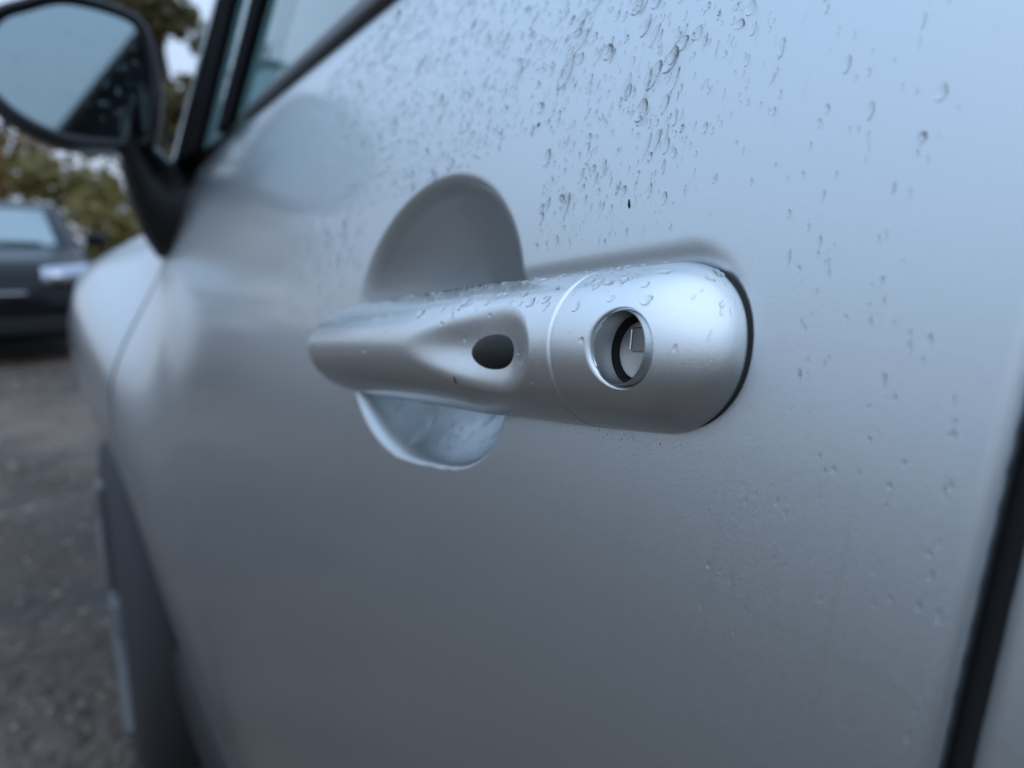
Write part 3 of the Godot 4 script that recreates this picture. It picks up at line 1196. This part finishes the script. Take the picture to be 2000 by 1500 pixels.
func build_handle(car: Node3D) -> void:
	# where the key hole sits on the cap
	var hit := on_handle(-0.1007, 0.0112)
	var hc: Vector3 = hit[0]
	var ha: Vector3 = N
	var hx := (U - ha * U.dot(ha)).normalized()
	var hy := ha.cross(hx).normalized()
	var R := 0.00725
	var fil := func(c: float) -> float: return 0.00065 - 0.0005 * c
	var from_axis := func(q: Vector3) -> float:
		var d := q - hc
		d -= ha * d.dot(ha)
		return d.length() - (R + fil.call(d.dot(hx) / maxf(d.length(), 1e-6)))
	var ts := []
	for i in 121:
		ts.append(PI * i / 120.0)
	for i in range(1, 25):
		ts.append(PI + PI * i / 24.0)
	var ends := func(a: float, b: float, k: int) -> Array:
		var out := []
		for i in k + 1:
			var f := float(i) / k
			out.append(lerpf(a, b, f))
		return out
	var ug := [] 
	for i in 25:
		ug.append(-0.276 - 0.0262 * cos(PI / 2 * i / 24.0) * 0.99995)
	ug.append_array(ends.call(-0.2752, -0.152, 130))
	ug.append_array(ends.call(-0.1514, -0.1212, 60))
	for i in 9:
		ug.append(-0.1211 + 0.00108 * (i + 1) / 9.0)
	var grip := handle_mesh(ug, ts, func(_q: Vector3) -> float: return 1.0)
	var go := obj("door_handle", grip, M.handle_paint, car)
	var uc := []
	for i in 9:
		uc.append(-0.11998 + 0.0011 * i / 9.0)
	uc.append_array(ends.call(-0.1188, -0.1015, 42))
	for i in range(1, 41):
		uc.append(-0.101 + 0.0195 * sin(PI / 2 * i / 40.0) * 0.9999)
	var cap := handle_mesh(uc, ts, from_axis)
	var co := obj("lock_cap", cap, M.handle_paint, go)
	# rounded lip and bore of the key hole
	var lip := MB.new()
	var k := 72
	var rings := []
	for s in 9:
		rings.append(PackedVector3Array())
	for j in k:
		var a := TAU * j / k
		var rad := hx * cos(a) + hy * sin(a)
		# march along the radius to find the height of the cap there
		var F: float = fil.call(cos(a))
		var q := hc + rad * (R + F)
		for it in 5:
			var uu := (q - O).dot(U)
			var vv := (q - O).dot(V)
			var hp: Array = on_handle(uu, vv)
			var dn: Vector3 = hp[0]
			q += ha * ((dn - q).dot(hp[1]) / ha.dot(hp[1]))
		var start := q
		for s in 9:
			var f := float(s) / 8.0
			if s <= 6:
				var b := PI / 2 * s / 6.0
				rings[s].append(start - rad * F * sin(b) - ha * F * (1.0 - cos(b)) * 1.1)
			else:
				var floor_p := hc + rad * R * (0.975 if s == 7 else 0.94) - ha * (0.0005 if s == 7 else 0.0044)
				rings[s].append(floor_p)
	lip.loft(rings, true, false, false)
	for i in lip.n.size():
		var d := lip.p[i] - hc
		d -= ha * d.dot(ha)
		if lip.n[i].dot(ha * 0.02 - d.normalized()) < 0.0:
			lip.n[i] = -lip.n[i]
	lip.idx = PackedInt32Array()
	for i in 8:
		for j in k:
			var j1 := (j + 1) % k
			lip.quad(i * k + j, i * k + j1, (i + 1) * k + j1, (i + 1) * k + j)
	obj("key_hole", lip, M.handle_paint, go)
	# black gap behind the bore, then the face of the lock
	var gap := MB.new()
	gap.lathe([Vector2(R * 0.94 + 0.0003, -0.0043), Vector2(R * 0.94 + 0.0003, -0.0085), Vector2(0.001, -0.0085)], hc, ha, 48)
	obj("lock_recess", gap, M.rubber, go)
	var lk := MB.new()
	lk.lathe([Vector2(0.0001, -0.0054), Vector2(0.0054, -0.0054), Vector2(0.0058, -0.0058), Vector2(0.0059, -0.0084)], hc, ha, 48)
	obj("lock_face", lk, M.lock_metal, go)
	var sh := MB.new()
	var bs := Basis(hx, ha, hx.cross(ha))
	sh.box(hc - ha * 0.0053 + hx * 0.0016 + hy * 0.0020, Vector3(0.0064, 0.0006, 0.0048), 0.0002, bs)
	obj("lock_shutter", sh, M.shutter, go)
	var ed := MB.new()
	ed.box(hc - ha * 0.0051 - hx * 0.0018 + hy * 0.0020, Vector3(0.0004, 0.0008, 0.0042), 0.0001, bs)
	obj("lock_edge", ed, M.chrome, go)
	# rubber seal round the cap end; lower run drawn black as contact shadow
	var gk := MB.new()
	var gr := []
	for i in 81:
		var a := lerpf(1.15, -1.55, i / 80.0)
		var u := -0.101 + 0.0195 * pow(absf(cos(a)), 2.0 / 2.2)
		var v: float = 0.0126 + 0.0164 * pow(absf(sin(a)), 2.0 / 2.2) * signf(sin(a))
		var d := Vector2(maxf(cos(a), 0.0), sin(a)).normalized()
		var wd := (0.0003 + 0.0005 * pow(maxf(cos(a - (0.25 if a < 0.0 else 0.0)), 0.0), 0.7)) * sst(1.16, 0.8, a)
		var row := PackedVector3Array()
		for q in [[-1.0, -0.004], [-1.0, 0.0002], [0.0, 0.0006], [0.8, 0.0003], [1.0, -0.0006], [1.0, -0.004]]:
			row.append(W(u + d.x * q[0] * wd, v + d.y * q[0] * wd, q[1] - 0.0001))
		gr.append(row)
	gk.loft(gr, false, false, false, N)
	obj("gasket_and_shadow", gk, M.rubber, go)
	# foot of the front pivot; its black also stands in for gap shadow
	var ft := MB.new()
	ft.loft([ring_on(W(-0.283, 0.0125, -0.002), U, V, 0.0205, 0.0152, 40), ring_on(W(-0.283, 0.0125, 0.0016), U, V, 0.0205, 0.0152, 40), ring_on(W(-0.283, 0.0125, 0.0022), U, V, 0.0195, 0.0142, 40)], true, false, true)
	obj("pivot_gasket_and_shadow", ft, M.rubber, go)
	# sensor button in the scoop
	var bh := on_handle(-0.1460, 0.0101)
	var bc: Vector3 = bh[0]
	var bn: Vector3 = bh[1]
	var bx := (U + V * 0.02 - bn * (U + V * 0.02).dot(bn)).normalized()
	var by := bn.cross(bx)
	var bt := MB.new()
	var br := []
	for q in [[1.06, -0.0006], [1.0, 0.00005], [0.97, 0.00045], [0.9, 0.0008], [0.7, 0.00115], [0.4, 0.0014], [0.05, 0.0015]]:
		br.append(ring_on(bc + bn * q[1], bx, by, 0.0103 * q[0], 0.0044 * q[0], 64, 0.07))
	bt.loft(br, true, false, true)
	obj("sensor_button", bt, M.button, go)
	var bz := MB.new()
	bz.loft([ring_on(bc - bn * 0.0004, bx, by, 0.0112, 0.0050, 64, 0.12), ring_on(bc + bn * 0.00018, bx, by, 0.0110, 0.0048, 64, 0.12), ring_on(bc + bn * 0.00022, bx, by, 0.0107, 0.0046, 64, 0.12), ring_on(bc - bn * 0.0002, bx, by, 0.0104, 0.0044, 64, 0.12)], true, false, false)
	obj("button_rim", bz, M.handle_paint, go)


#--DROPS--
# a lens of water over a unit footprint, its rim sunk a little below the surface
func drop_mesh(kind: int, sides: int, fine: bool) -> ArrayMesh:
	var r := RandomNumberGenerator.new()
	r.seed = 900 + kind
	var ph := [r.randf() * TAU, r.randf() * TAU, r.randf() * TAU]
	var irregular: float = [0.04, 0.07, 0.10, 0.16, 0.05, 0.12][kind]
	var tail: float = [0.0, 0.45, 0.15, 0.0, 0.62, -0.25][kind]
	var rings := []
	var levels := [[1.10, -0.24], [1.03, -0.062], [0.97, 0.09], [0.88, 0.26], [0.74, 0.50], [0.56, 0.72], [0.32, 0.91], [0.06, 1.0]] if fine else [[1.10, -0.24], [1.0, 0.02], [0.86, 0.30], [0.64, 0.62], [0.34, 0.89], [0.06, 1.0]]
	for lv in levels:
		var ring := PackedVector3Array()
		for j in sides:
			var a := TAU * j / sides
			var rad: float = 1.0 + irregular * (sin(2 * a + ph[0]) + 0.7 * sin(3 * a + ph[1]) + 0.4 * sin(5 * a + ph[2]))
			var x := cos(a) * rad
			var y := sin(a) * rad
			x *= 1.0 - tail * (y + 1.0) / 2.0
			# the fuller end hangs low
			var slump: float = 0.16 * (1.0 - lv[0])
			ring.append(Vector3(x * lv[0], y * lv[0] - slump, lv[1]))
		rings.append(ring)
	var mb := MB.new()
	mb.loft(rings, true, false, true)
	return mb.mesh()


func drop_basis(n: Vector3, along: Vector3, w: float, l: float, h: float) -> Basis:
	var y := (along - n * along.dot(n)).normalized()
	return Basis(y.cross(n) * w / 2.0, y * l / 2.0, n * h)


func build_drops() -> void:
	var fine := []
	var coarse: ArrayMesh = drop_mesh(2, 12, false)
	for k in 6:
		fine.append(drop_mesh(k, 24, true))
	var drops := []      # [apparent size, transform, zone]
	var eye := Vector3(0, 1.0, 0.10)
	var add := func(p: Vector3, n: Vector3, ang: float, w: float, l: float, zone: String) -> void:
		var along := U * cos(ang) + V * sin(ang)
		var h := minf(w, l) * rng.randf_range(0.29, 0.37)
		drops.append([sqrt(w * l) / eye.distance_to(p), Transform3D(drop_basis(n, along, w, l, h), p), zone])
	var slant := func(u: float, v: float) -> float:
		return deg_to_rad(83.0 - 38.0 * clampf((v - 0.035) / 0.07, 0.0, 1.0) * clampf((-u - 0.06) / 0.08, 0.0, 1.0) + rng.randfn() * 5.0)
	# the large drops on the door: u, v, width, length in millimetres
	for d in [[-133.1, 84.1, 3.02, 3.57], [-150.3, 84.7, 4.08, 9.86], [-115.5, 72.5, 3.20, 6.00], [-110.4, 74.2, 3.33, 6.00], [-117.9, 65.3, 3.30, 5.22], [-147.0, 97.6, 2.51, 7.18], [-145.1, 91.7, 2.38, 5.10], [-160.5, 78.4, 3.28, 2.98], [-153.6, 62.9, 2.47, 4.67], [-144.3, 39.6, 1.65, 3.02], [-124.5, 92.0, 3.85, 4.67], [-118.3, 90.2, 2.75, 2.75], [-120.3, 85.7, 2.75, 5.50], [-103.5, 77.5, 2.47, 3.44], [-107.5, 76.8, 2.75, 3.02], [-90.0, 77.3, 2.40, 3.20], [-92.3, 75.0, 2.95, 2.11], [-88.7, 72.8, 1.40, 3.00],
			[-106.9, 60.9, 1.48, 4.22], [-108.5, 55.1, 1.60, 3.60], [-98.0, 56.2, 1.20, 2.20], [-120.6, 47.9, 1.70, 2.00], [-122.8, 48.6, 1.47, 2.40], [-114.6, 56.3, 1.20, 5.87], [-81.8, 66.4, 1.40, 3.40], [-73.4, 46.6, 1.04, 1.64], [-76.1, 35.6, 1.20, 1.80], [-85.0, 42.8, 0.80, 1.33], [-81.8, 54.9, 1.00, 1.60], [-54.6, -7.5, 1.20, 1.47], [-52.8, -3.9, 1.07, 1.33], [-46.6, 2.5, 0.93, 1.33], [-46.6, 0.7, 1.20, 1.33], [-58.7, 3.7, 0.75, 1.34], [-129.0, 54.6, 1.60, 4.00], [-131.4, 82.5, 1.10, 3.30], [-175.9, 92.1, 2.04, 6.80], [-162.7, 72.6, 1.70, 2.72], [-136.1, 63.7, 1.37, 2.47], [-54.7, 43.2, 1.73, 2.13], [-52.5, 49.4, 2.32, 3.58], [-72.1, 50.2, 1.60, 2.20], [-55.2, 41.1, 1.20, 1.33]]:
		var u: float = d[0] / 1000.0
		var v: float = d[1] / 1000.0
		add.call(W(u, v, door(u, v)), normal_of(door, u, v), slant.call(u, v), d[2] * (1.15e-3 if u < -0.08 else 0.85e-3), d[3] * (1.0e-3 if u < -0.08 else 0.8e-3), "door")
	# fine drops over the upper half of the door, thinning out to the rear and below the handle
	var made := 0
	var tries := 0
	while made < 6500 and tries < 80000:
		tries += 1
		var u := -0.04 - 0.36 * rng.randf()
		var v := lerpf(-0.03, 0.165, rng.randf())
		var p := W(u, v, door(u, v))
		if p.y > BELT - 0.006 or rear_edge(u, v) < 0.004:
			continue
		var keep := sst(0.022, 0.062, v) * sst(-0.075, -0.122, u) + 0.16 * sst(0.005, 0.05, v)
		if v < 0.040 and u < -0.075:
			keep *= 0.6
		if absf(u + 0.2195) < 0.066 and absf(v - 0.0205) < 0.05 or (v < 0.036 and u > -0.17 and u < -0.079):
			keep = 0.0
		if v < 0.022:
			keep = 0.012 * sst(-0.02, 0.02, v) * sst(-0.10, -0.07, u)
		if rng.randf() > keep:
			continue
		made += 1
		var big := rng.randf()
		var w := 0.00055 * exp(rng.randfn() * 0.38) * (1.0 + 1.7 * pow(big, 7.0))
		if u > -0.085:
			w *= 1.3
		var l := w * (1.1 + 2.0 * pow(rng.randf(), 1.9))
		add.call(p, normal_of(door, u, v), slant.call(u, v), w, l, "door")
	# trickles below the handle and at the rear of the door
	for k in 100:
		var u := rng.randf_range(-0.088, -0.046)
		var v := rng.randf_range(-0.042, 0.03)
		if u < -0.076 and v > -0.004:
			continue
		var w := rng.randf_range(0.0004, 0.00095)
		add.call(W(u, v, door(u, v)), normal_of(door, u, v), deg_to_rad(83 + rng.randfn() * 4), w, w * rng.randf_range(1.2, 2.6), "rear")
	# thin trickles
	for k in 26:
		var u := rng.randf_range(-0.14, -0.05)
		var v := rng.randf_range(0.036, 0.09)
		var w := rng.randf_range(0.0002, 0.00035)
		add.call(W(u, v, door(u, v)), normal_of(door, u, v), slant.call(u, v), w, rng.randf_range(0.002, 0.0055), "door")
	# wet lower half of the bowl
	for k in 260:
		var u := -0.2195 + rng.randf_range(-0.05, 0.05)
		var v := rng.randf_range(-0.022, 0.004)
		if pow((u + 0.2195) / 0.055, 2.0) + pow((v - 0.0205) / 0.043, 2.0) > 1.0:
			continue
		var w := 0.0010 * exp(rng.randfn() * 0.4)
		add.call(W(u, v, door(u, v)), normal_of(door, u, v), deg_to_rad(70 + rng.randfn() * 10), w, w * rng.randf_range(1.3, 2.8), "bowl")
	# the handle
	for d in [[-183.1, 20.4, 3.25, 2.95], [-161.8, 22.9, 2.97, 3.24], [-131.7, 21.3, 2.32, 2.79], [-124.7, 20.0, 1.34, 2.24], [-145.6, 24.2, 1.76, 2.26], [-136.8, 23.6, 2.16, 1.68], [-114.2, 19.7, 1.90, 2.96], [-105.2, 20.9, 1.62, 1.83], [-105.0, 24.9, 2.47, 1.85], [-109.1, 24.5, 3.56, 1.26], [-96.8, 20.3, 2.73, 2.14], [-98.7, 23.5, 1.39, 1.59], [-97.2, 26.2, 3.61, 1.20], [-111.7, 23.7, 1.06, 1.69], [-125.9, 24.8, 3.89, 1.14], [-171.5, 26.1, 1.71, 1.99], [-164.2, 19.3, 1.62, 1.89], [-88.6, 25.0, 2.14, 1.36], [-109.9, 12.4, 1.43, 1.43], [-84.8, 14.0, 0.56, 2.79], [-89.6, 11.4, 0.94, 1.69], [-158.7, 13.2, 1.31, 2.10], [-147.9, 18.9, 1.13, 1.25], [-128.2, 3.5, 1.36, 1.13], [-167.9, 17.0, 1.65, 1.37]]:
		var u: float = d[0] / 1000.0
		var h := on_handle(u, d[1] / 1000.0)
		add.call(h[0], h[1], deg_to_rad(70 + rng.randfn() * 8), d[2] * 1.0e-3, d[3] * 1.0e-3, "cap" if u > SEAM else "grip")
	for k in 950:
		var u := rng.randf_range(-0.298, -0.083)
		var t := 0.10 + 2.3 * pow(rng.randf(), 1.5)
		if absf(u - SEAM) < 0.0012 or (u > -0.1 and rng.randf() < 0.6) or (u > SEAM and t > 1.0 and rng.randf() < 0.6):
			continue
		var p := handle_point(u, t)
		if p.distance_to(on_handle(-0.1007, 0.0112)[0]) < 0.0098 or p.distance_to(on_handle(-0.144, 0.0101)[0]) < 0.0098:
			continue
		var w := 0.00050 * exp(rng.randfn() * 0.45) * (1.25 if t < 1.1 else 0.6)
		add.call(p, handle_normal(u, t), deg_to_rad(72 + rng.randfn() * 12), w, w * rng.randf_range(1.0, 2.0), "cap" if u > SEAM else "grip")
	drops.sort_custom(func(a, b): return a[0] > b[0])
	var rest := []
	for i in drops.size():
		var d: Array = drops[i]
		if i < 300:
			var o := MeshInstance3D.new()
			o.mesh = fine[rng.randi() % 6]
			o.material_override = M.water
			o.name = numbered("raindrop")
			add_child(o)
			o.transform = d[1]
			var said := drop_words(d)
			tag(o, said[0], "raindrop", said[1])
		else:
			rest.append(d[1])
	var mm := MultiMesh.new()
	mm.transform_format = MultiMesh.TRANSFORM_3D
	mm.mesh = coarse
	mm.instance_count = rest.size()
	for i in rest.size():
		mm.set_instance_transform(i, rest[i])
	var mi := MultiMeshInstance3D.new()
	mi.multimesh = mm
	mi.material_override = M.water
	mi.name = "fine_raindrops"
	add_child(mi)
	tag(mi, "dense fine raindrops sprinkled over the silver door and its handle", "raindrops", "", "stuff")
	# beads on the mirror glass
	var mm2 := MultiMesh.new()
	mm2.transform_format = MultiMesh.TRANSFORM_3D
	mm2.mesh = coarse
	mm2.instance_count = 110
	for i in 110:
		var w := rng.randf_range(0.0008, 0.0022)
		var z := rng.randf_range(-0.012, 0.125)
		var at := Vector3(-1.0035 - 0.035 * (z - 0.06), lerpf(1.15, 1.255, rng.randf()), z)
		mm2.set_instance_transform(i, Transform3D(drop_basis(Vector3.RIGHT, Vector3.UP, w, w * 1.2, w * 0.3), at))
	var mi2 := MultiMeshInstance3D.new()
	mi2.multimesh = mm2
	mi2.material_override = M.water
	mi2.name = "mirror_raindrops"
	add_child(mi2)
	tag(mi2, "tiny water beads on the glass of the wing mirror", "raindrops", "", "stuff")
	build_specks()


# what a drop looks like and where it lies
func drop_words(d: Array) -> Array:
	var t: Transform3D = d[1]
	var w := t.basis.x.length() * 2.0
	var l := t.basis.y.length() * 2.0
	var u := (t.origin - O).dot(U)
	var v := (t.origin - O).dot(V)
	var look := "long streak-like" if l > 2.2 * w else ("oval" if l > 1.35 * w else "round")
	if d[2] == "door" or d[2] == "rear":
		look = ("large " if sqrt(w * l) > 0.0023 else ("middling " if sqrt(w * l) > 0.0013 else "small ")) + look
	var place := ""
	match d[2]:
		"grip":
			place = "on the grip behind the sensor button" if u > -0.135 else ("on the grip above the sensor button" if u > -0.16 else "on the front half of the grip")
		"cap":
			place = "on the lock cap above the key hole" if v > 0.0185 else "on the lock cap beside the key hole"
		"bowl":
			place = "in the wet bowl under the grip"
		"rear":
			place = "on the door right of the lock cap"
		_:
			if u > -0.076:
				place = "on the rear of the door near the black gap"
			elif v < 0.052:
				place = "on the door just above the " + ("lock cap" if u > -0.125 else "grip")
			elif v < 0.078:
				place = "on the door higher above the " + ("lock cap" if u > -0.115 else ("sensor button" if u > -0.15 else "bowl"))
			else:
				place = "at the top of the door above the " + ("lock cap" if u > -0.115 else ("sensor button" if u > -0.15 else "bowl"))
	return [look + " raindrop " + place, "raindrops " + place]


func build_specks() -> void:
	# road dust under the lock cap
	var mm := MultiMesh.new()
	mm.transform_format = MultiMesh.TRANSFORM_3D
	mm.mesh = drop_mesh(3, 8, false)
	mm.instance_count = 130
	for i in 130:
		var u := rng.randf_range(-0.138, -0.095)
		var v := -0.0052 - absf(rng.randfn()) * 0.0022
		var w := 0.00012 * exp(rng.randfn() * 0.4)
		mm.set_instance_transform(i, Transform3D(drop_basis(normal_of(door, u, v), V, w, w * 1.3, w * 0.2), W(u, v, door(u, v))))
	var mi := MultiMeshInstance3D.new()
	mi.multimesh = mm
	mi.material_override = M.dirt
	mi.name = "road_dust"
	add_child(mi)
	tag(mi, "fine dark dust specks on the door under the lock cap", "dust", "", "stuff")
	var speck := func(p: Vector3, n: Vector3, ang: float, w: float, l: float, label: String) -> void:
		var o := MeshInstance3D.new()
		o.mesh = drop_mesh(3, 16, false)
		o.material_override = M.dirt
		o.name = numbered("dirt_speck")
		add_child(o)
		o.transform = Transform3D(drop_basis(n, U * cos(ang) + V * sin(ang), w, l, w * 0.3), p)
		tag(o, label, "dirt speck")
	var q := Vector2(-0.1180, 0.0444)
	speck.call(W(q.x, q.y, door(q.x, q.y)), normal_of(door, q.x, q.y), 1.9, 0.0009, 0.0021, "dark leaf speck stuck to the wet door above the lock cap")
	q = Vector2(-0.1600, 0.0735)
	speck.call(W(q.x, q.y, door(q.x, q.y)), normal_of(door, q.x, q.y), 0.9, 0.0009, 0.0014, "small brown speck among the raindrops high on the door")
	var h := on_handle(-0.1616, 0.0023)
	speck.call(h[0], h[1], 1.8, 0.00075, 0.0017, "black speck on the grip below the sensor button")
